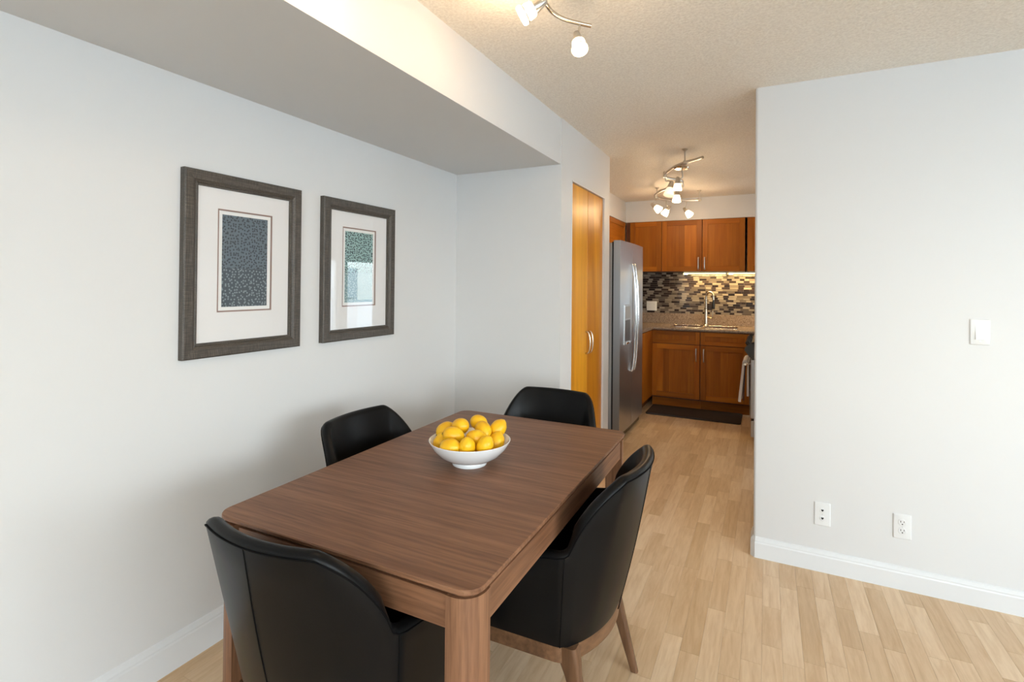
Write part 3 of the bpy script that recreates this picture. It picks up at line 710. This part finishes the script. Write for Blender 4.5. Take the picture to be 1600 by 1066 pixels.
obj('body', bx(XL+.004, XS-.02, 4.055, YU+.01, 1.86, 2.181), 'cherry_dark', tf)
for k in range(3):
    ya = 4.06+k*.745; yb_ = ya+.74; z0, z1 = 1.863, 2.178
    d = obj('door', bx(XS-.02, XS-.016, ya+.004, yb_-.004, z0+.004, z1-.004), 'cherry_dark', tf)
    for a_ in (ya, yb_-.058): obj('stile', bx(XS-.02, XS, a_, a_+.058, z0, z1, bev=.0015, seg=1), 'cherry_z', d)
    for a_ in (z0, z1-.058): obj('rail', bx(XS-.02, XS-.0005, ya+.058, yb_-.058, a_, a_+.058, bev=.001, seg=1), 'cherry_y', d)
    obj('panel', bx(XS-.018, XS-.010, ya+.058, yb_-.058, z0+.058, z1-.058), 'cherry_y', d)

# worktop with sink cut-outs
wt = thing('worktop', 'speckled brown granite worktop with upstand around the sink', 'worktop', (-.7, 6.3, .89))
b = NB(); ze, zt = .893, .927; yf = YCAB-.022
xs_ = [-1.02, -.680, -.640, -.30]; sy0, sy1 = 6.16, 6.50
box(b, XL+.004, -1.19, 5.40, YK-.004, ze, zt); box(b, -1.19, xs_[0], yf, YK-.004, ze, zt); box(b, xs_[1], xs_[2], yf, YK-.004, ze, zt); box(b, xs_[3], .5, yf, YK-.004, ze, zt)
for i in (0, 2): box(b, xs_[i], xs_[i+1], yf, sy0, ze, zt); box(b, xs_[i], xs_[i+1], sy1, YK-.004, ze, zt)
obj('slab', b, 'granite', wt)
obj('front_edge', tb([(-1.19, yf, .910), (.5, yf, .910)], .0165, 12), 'granite', wt, smooth=True, angle=40)
obj('upstand', bx(XL+.004, .5, YK-.024, YK-.004, zt, 1.058, bev=.002), 'granite', wt)
sk = thing('kitchen_sink', 'double bowl stainless sink set under the granite worktop', 'sink', (-.66, 6.33, .7))
for i, nm in ((0, 'a'), (2, 'b')):
    x0, x1 = xs_[i]-.004, xs_[i+1]+.004; b = NB(); w = .006
    box(b, x0, x1, sy0-.004, sy1+.004, .72, .726); box(b, x0, x0+w, sy0, sy1, .726, ze-.001); box(b, x1-w, x1, sy0, sy1, .726, ze-.001); box(b, x0, x1, sy0-.004, sy0+.002, .726, ze-.001); box(b, x0, x1, sy1-.002, sy1+.004, .726, ze-.001)
    bs = obj('basin', b, 'chrome', sk); obj('drain', lt([(0, .004), (.03, .004), (.04, .001), (.042, 0)], ((x0+x1)/2, 6.33, .726), seg=20), 'chrome', bs, smooth=True)
    rm = NB(); loop = [(x, y, zt+.001) for x, y in rrect(xs_[i]-.002, xs_[i+1]+.002, sy0-.002, sy1+.002, .05, 6)]; tube(rm, loop+[loop[0], loop[1]], .004, 6); obj('rim', rm, 'chrome', sk, smooth=True)
fc = thing('faucet', 'tall gooseneck pull-down faucet behind the sink', 'faucet', (-.66, 6.56, zt))
fx, fy = -.660, 6.56
obj('base', lt([(0, 0), (.03, 0), (.03, .006), (.024, .012), (.022, .10), (.018, .16), (.0155, .20)], (fx, fy, zt), seg=20), 'warm_nickel', fc, smooth=True, angle=40)
nk = [(fx, fy, zt+.18)]+[(fx, fy, zt+.30)]+[(fx+.043*(1-math.cos(PI*k/8)), fy-.02*(1-math.cos(PI*k/8)), zt+.34+.065*math.sin(PI*k/8)) for k in range(9)]+[(fx+.086, fy-.04, zt+.30)]
obj('neck', tb(spline(nk, 4), .0125, 12), 'warm_nickel', fc, smooth=True)
obj('spray_head', lt([(0, 0), (.014, 0), (.017, .01), (.016, .07), (.0135, .095), (.0125, .11)], (fx+.086, fy-.04, zt+.20), seg=16), 'dark_plastic', fc, smooth=True)
obj('lever', tb(spline([(fx, fy, zt+.10), (fx+.05, fy-.02, zt+.095), (fx+.075, fy-.03, zt+.10), (fx+.078, fy-.032, zt+.19)], 5), [.010]*6+[.007]*10, 10), 'warm_nickel', fc, smooth=True)

# mosaic splashback: brick-laid glass and stone sticks, too small to pick apart
b = NB(); z = 1.060; row = 0; rnd = random.Random(11); th = .0255
while z < 1.57:
    x = -1.90-rnd.random()*.08; ph = rnd.randrange(2)
    while x < .30:
        L = .05+.05*rnd.random(); xa, xb = max(x, -1.90), min(x+L-.003, .30); x += L
        zb = min(z+th-.003, 1.571)
        ph += 1; q_ = rnd.random(); tone_ = (0 if q_ < .72 else 1) if ph % 2 else (2 if q_ < .68 else (1 if q_ < .88 else 0))
        if xb-xa > .006: box(b, xa, xb, YK-.0105-.0025*rnd.random(), YK-.004, z+.0015, zb, mi=tone_)
    z += th; row += 1
obj('mosaic_tiles', b, ['mosaic_dark', 'mosaic_mid', 'mosaic_light'], WK, kind='stuff'); obj('grout_bed', bx(-1.90, .30, YK-.008, YK-.0002, 1.0585, 1.571), 'tile_grout', WK)
# power outlet on the splashback
so = thing('wall_socket', 'white double outlet plate on the mosaic splashback', 'wall socket', (-1.323, YK, 1.083))
obj('cover_plate', plate(-1.323, 1.143, .128, .118, YK-.0128), 'white_plastic', so, smooth=True, angle=30)
for dx in (-.03, .03):
    b = NB()
    for dz in (-.02, .02):
        for s in (-.006, .006): box(b, -1.323+dx+s-.0012, -1.323+dx+s+.0012, YK-.0200, YK-.0186, 1.143+dz-.004, 1.143+dz+.004)
    obj('slot', b, 'fridge_side_grey', so)
# under-cabinet lights
for i, (x0, x1, lab) in enumerate(((-.905, -.415, 'lit under-cabinet lamp left of the faucet'), (-.405, .08, 'lit under-cabinet lamp next to the partition wall'))):
    u = thing('under_cabinet_light', lab, 'lamp', ((x0+x1)/2, 6.46, 1.53), group='under-cabinet lamps')
    obj('housing', bx(x0, x1, 6.42, 6.50, 1.556, 1.5715, bev=.003), 'white_plastic', u)
    obj('lens', bx(x0+.05, x1-.02, 6.425, 6.495, 1.543, 1.556, bev=.005), 'under_cabinet_tube', u); obj('shade_strip', bx(x0+.05, x1-.02, 6.414, 6.42, 1.536, 1.546), 'fridge_side_grey', u)
    for xe in (x0, x1-.02): obj('end_cap', bx(xe, xe+.02 if xe > x0 else x0+.05, 6.416, 6.50, 1.538, 1.556, bev=.002), 'under_cabinet_tube' if xe == x0 else 'white_plastic', u)
    l = bpy.data.lights.new('lamp_light', 'AREA'); l.shape = 'RECTANGLE'; l.size = x1-x0-.08; l.size_y = .05; l.energy = 4.5; l.color = (1, .68, .28)
    lo = bpy.data.objects.new('lamp_light', l); COL.objects.link(lo); lo.parent = u; lo.location = Vector(((x0+x1)/2, 6.50, 1.539))-ORG[u.name]; lo.rotation_euler = (math.radians(12), 0, 0)

# range with towel
rg = thing('kitchen_range', 'stainless range with black control panel behind the partition wall', 'range', (.2, 5.28, 0))
RX, RY0, RY1 = -.128, 4.90, 5.66
obj('body', bx(RX+.03, .50, RY0, RY1, .09, .90), 'fridge_side_grey', rg); obj('oven_door', bx(RX, RX+.03, RY0+.003, RY1-.003, .255, .765, bev=.005), 'brushed_steel', rg)
obj('drawer', bx(RX+.004, RX+.03, RY0+.003, RY1-.003, .095, .235, bev=.004), 'brushed_steel', rg); obj('plinth', bx(RX+.05, .50, RY0+.01, RY1-.01, 0, .09), 'dark_plastic', rg); obj('cooktop', bx(RX+.01, .50, RY0, RY1, .90, .918, bev=.004), 'black_enamel', rg)
b = NB(); prism(b, [(RX+.03, .775), (RX+.004, .775), (RX-.05, .845), (RX-.045, .868), (RX+.012, .915), (RX+.03, .915)], RY0, RY1, lambda p, q_, r_: (p, r_, q_)); bmesh.ops.recalc_face_normals(b, faces=b.faces)
cp = obj('control_panel', b, 'black_enamel', rg)
for k in range(5): obj('knob', lt([(0, .028), (.015, .028), (.018, .02), (.02, 0)], (RX-.018, RY0+.08+k*.15, .892), (-.63, 0, .77), 16), 'dark_plastic', cp, smooth=True, angle=40)
hb = obj('oven_handle', tb([(RX-.045, RY0+.05, .715), (RX-.045, RY1-.05, .715)], .011, 12), 'chrome', rg, smooth=True, angle=40)
for yy in (RY0+.09, RY1-.09): obj('bracket', tb([(RX+.002, yy, .715), (RX-.045, yy, .715)], .008, 8), 'chrome', hb, smooth=True)
cabr = thing('base_cabinet', 'cherry base cabinet in the corner behind the range', 'cabinet', (.2, 5.86, 0), group='cherry base cabinets under the sink')
obj('body', bx(-.10, .50, RY1+.003, YCAB+.018, .0, .892), 'cherry_dark', cabr)
tw = thing('dish_towel', 'white striped dish towel hanging over the oven handle', 'towel', (RX-.045, 5.2, .3))
def cloth(x_of, ya, yb_, z0, z1, nz=14, ny=10, th=.004):
    b = NB(); A = []; B = []
    for i in range(nz+1):
        z = z0+(z1-z0)*i/nz; ra, rb = [], []
        for j in range(ny+1):
            u = j/ny; yy = ya+(yb_-ya)*u; xx = x_of(u, i/nz); ra.append(b.verts.new((xx, yy, z))); rb.append(b.verts.new((xx+th, yy, z)))
        A.append(ra); B.append(rb)
    for i in range(nz):
        for j in range(ny):
            b.faces.new((A[i][j], A[i][j+1], A[i+1][j+1], A[i+1][j])); b.faces.new((B[i][j+1], B[i][j], B[i+1][j], B[i+1][j+1]))
        for j in (0, ny): b.faces.new((A[i][j], A[i+1][j], B[i+1][j], B[i][j]))
    for i in (0, nz):
        for j in range(ny): b.faces.new((A[i][j], A[i][j+1], B[i][j+1], B[i][j]))
    bmesh.ops.recalc_face_normals(b, faces=b.faces); return b
HX = RX-.045
obj('front_fold', cloth(lambda u, v: HX-.024-.030*(1-v)-.008*math.sin(u*9)*(1-v), 5.02, 5.40, .365, .722, th=.020), 'towel_white', tw, smooth=True, angle=50)
obj('back_fold', cloth(lambda u, v: HX+.012+.004*math.sin(u*9)*(1-v), 5.03, 5.40, .42, .722, th=.016), 'towel_white', tw, smooth=True, angle=50)
b = NB(); tube(b, [(HX, 5.02, .722), (HX, 5.40, .722)], .0205, 14); obj('top_fold', b, 'towel_white', tw, smooth=True, angle=50)
obj('navy_stripe', cloth(lambda u, v: HX-.005-.012*(1-v), 5.018, 5.03, .38, .70, th=.007, ny=2), 'towel_navy', tw)
mt = NB(); prism(mt, rrect(-1.19, -.235, 5.66, 6.115, .03, 6), .0005, .014); prism(mt, rrect(-1.175, -.25, 5.675, 6.10, .02, 6), .0135, .018)
tag(obj('floor_mat', mt, 'floor_mat_rubber'), 'dark brown anti-fatigue mat on the floor before the sink', 'mat')

# ------------------------------------------------------------------ ceiling lamps
def head(parent, attach, pos, d, lit=True, power=5., size=1., stem=None, spotdir=None):
    """spot head: metal cup at pos, frosted glass opening along d; bent stem from the rail"""
    d = Vector(d).normalized(); p = Vector(pos); s = size*(1.08 if parent.name.startswith('monorail') else 1.08)
    h = obj('lamp_head', lt([(0, -.030*s), (.008*s, -.030*s), (.012*s, -.026*s), (.020*s, .012*s), (.021*s, .018*s), (.016*s, .018*s)], p, d, 20), 'satin_nickel', parent, smooth=True, angle=40)
    if parent.name.startswith('ceiling'):                 # drum glass, nickel ring and outer lens
        obj('glass_shade', lt([(.0165*s, .012*s), (.025*s, .020*s), (.0275*s, .040*s), (.026*s, .046*s), (0, .046*s)], p, d, 24), 'lit_frosted_glass', h, smooth=True, angle=50)
        obj('trim_ring', lt([(.024*s, .046*s), (.030*s, .046*s), (.030*s, .050*s), (.024*s, .050*s)], p, d, 24), 'satin_nickel', h, smooth=True, angle=30)
        obj('lens', lt([(.026*s, .050*s), (.0315*s, .052*s), (.032*s, .060*s), (.029*s, .066*s), (0, .067*s)], p, d, 24), 'lit_frosted_glass', h, smooth=True, angle=50)
    else: obj('glass_shade', lt([(.0165*s, .012*s), (.022*s, .022*s), (.030*s, .050*s), (.032*s, .066*s), (.029*s, .068*s), (.0, .064*s)], p, d, 24), 'lit_frosted_glass' if lit else 'dim_frosted_glass', h, smooth=True, angle=50)
    a = Vector(attach); m = stem or [(a+p)/2]
    obj('stem', tb(spline([a]+[Vector(q_) for q_ in m]+[p-d*.02*s], 6), .0045*s, 8), 'satin_nickel', h, smooth=True)
    if power: lamp(parent, p+d*.095*s, power, (1, .70, .40), .03)
    return h
# curved rail lamp over the dining table
RZ = 2.345
tl = thing('ceiling_lamp', 'curved nickel rail lamp with glass spots on the dining room ceiling', 'ceiling lamp', (-.70, 1.45, ZC))
rail_pts = spline([(-.88, 1.10, 2.362), (-.80, 1.20, 2.366), (-.735, 1.33, 2.37), (-.703, 1.48, 2.372), (-.688, 1.60, 2.368), (-.676, 1.645, 2.352), (-.650, 1.690, 2.343), (-.604, 1.732, 2.336), (-.574, 1.762, 2.335)], 6)
obj('rail', tb(rail_pts, .0075, 12), 'warm_nickel', tl, smooth=True, angle=50)
obj('canopy', lt([(0, -.03), (.05, -.028), (.06, -.015), (.062, 0), (0, 0)], (-.735, 1.33, ZC), seg=28), 'satin_nickel', tl, smooth=True, angle=40); obj('canopy_rod', tb([(-.735, 1.33, ZC-.028), (-.735, 1.33, 2.37)], .006, 8), 'satin_nickel', tl, smooth=True)
head(tl, (-.604, 1.732, 2.336), (-.606, 1.712, 2.276), (.25, -.25, -.9), True, 2.2, .85)
head(tl, (-.688, 1.60, 2.368), (-.706, 1.592, 2.357), (-.85, -.25, -.50), True, 2.2, 1.0, [(-.695, 1.597, 2.364)])
head(tl, (-.88, 1.10, 2.362), (-.90, 1.08, 2.31), (-.4, -.3, -.85), True, 2.2, 1.0)
# serpentine monorail in the kitchen
KZ = 2.338
kl = thing('monorail_lamp', 'serpentine nickel monorail lamp with six glass spots on the kitchen ceiling', 'ceiling lamp', (-.75, 4.9, ZC))
kp = [(-.425, 3.932), (-.485, 3.989), (-.545, 4.027), (-.609, 4.088), (-.684, 4.196), (-.770, 4.384), (-.785, 4.53), (-.735, 4.64), (-.690, 4.72), (-.70, 4.83), (-.80, 4.97), (-.923, 5.112), (-1.033, 5.334), (-1.052, 5.536), (-.945, 5.78), (-.767, 5.839), (-.643, 5.847)]
obj('rail', tb(spline([(x, y, KZ) for x, y in kp], 5),   .0115, 10), 'satin_nickel', kl, smooth=True, angle=50)
for x, y in ((-.565, 4.045), (-1.053, 5.52), (-.665, 5.846)):
    obj('standoff', lt([(0, 0), (.022, 0), (.022, .004), (.006, .016), (.0055, .085), (.013, .088), (.014, .118), (0, .12)], (x, y, ZC), (0, 0, -1), 14), 'satin_nickel', kl, smooth=True, angle=40)
obj('transformer_dish', lt([(0, -.020), (.05, -.016), (.056, -.006), (.05, 0), (0, .002)], (-.598, 4.10, KZ-.018), seg=28), 'warm_nickel', kl, smooth=True, angle=50)
obj('joint', lt([(0, -.03), (.014, -.03), (.015, .02), (0, .022)], (-.770, 4.384, KZ), seg=14), 'satin_nickel', kl, smooth=True, angle=40)
head(kl, (-.770, 4.384, KZ-.01), (-.722, 4.38, 2.235), (-.16, -.25, -.95), False, 0, 1.25, [(-.765, 4.385, 2.28), (-.735, 4.385, 2.275)])
head(kl, (-.598, 4.10, KZ-.03), (-.625, 4.10, 2.213), (-.05, .1, -1), True, 2.7, 1.0, [(-.590, 4.10, 2.27), (-.592, 4.10, 2.235)])
head(kl, (-.69, 4.72, KZ), (-.727, 4.74, 2.232), (-.05, -.1, -1), True, 2.7, 1.1, [(-.675, 4.73, 2.29)])
head(kl, (-1.045, 5.40, KZ), (-1.055, 5.38, 2.232), (.75, -.1, -.68), True, 2.7, 1.15, [(-1.05, 5.39, 2.28)])
head(kl, (-.985, 5.70, KZ), (-.965, 5.70, 2.240), (-.50, -.2, -.8), True, 2.7, 1.15, [(-.985, 5.70, 2.28)])
head(kl, (-.80, 5.83, KZ), (-.800, 5.82, 2.228), (.6, -.2, -.75), True, 2.7, 1.15, [(-.79, 5.83, 2.29)])

# ------------------------------------------------------------------ outside: balcony and city, seen mirrored in the picture glass
struct('balcony_floor', bx(XR+.12, 5.5, YN, YF+.1, -.2, -.02), 'balcony_concrete')
br_ = thing('balcony_railing', 'grey metal balcony railing with upright bars outside the window', 'railing', (5.35, 3, -.02))
obj('top_rail', bx(5.32, 5.38, YN, YF, 1.0, 1.05), 'rail_metal', br_); obj('bottom_rail', bx(5.33, 5.37, YN, YF, .08, .12), 'rail_metal', br_)
me = None
for k in range(60):
    yy = 4.0+k*.09
    if me is None: o = obj('baluster', bx(5.34, 5.36, yy, yy+.02, .12, 1.0), 'rail_metal', br_); me = o; y00 = yy
    else: o = me.copy(); COL.objects.link(o); o.location = (0, yy-y00, 0)
struct('ground', bx(-600, 900, -900, 1100, -40.5, -40), 'city_ground')
for k, (x, y, w, d, h, lab) in enumerate(((150, 190, 16, 16, 66, 'tall pale tower right of the middle in the mirrored skyline'), (170, 165, 20, 16, 48, 'broad pale block in the mirrored skyline'), (190, 250, 22, 18, 58, 'slender tower at the far end of the mirrored skyline'), (230, 215, 26, 20, 50, 'low wide block behind the mirrored towers'), (120, 175, 18, 18, 38, 'low block nearest the mirrored balcony'))):
    t_ = thing('tower_block', lab, 'building', (x, y, -40), group='towers of the skyline beyond the window')
    obj('tower_body', bx(x-w/2, x+w/2, y-d/2, y+d/2, -40, h-40), 'tower_facade', t_); obj('roof_house', bx(x-w/4, x+w/4, y-d/4, y+d/4, h-40, h-36), 'balcony_concrete', t_)
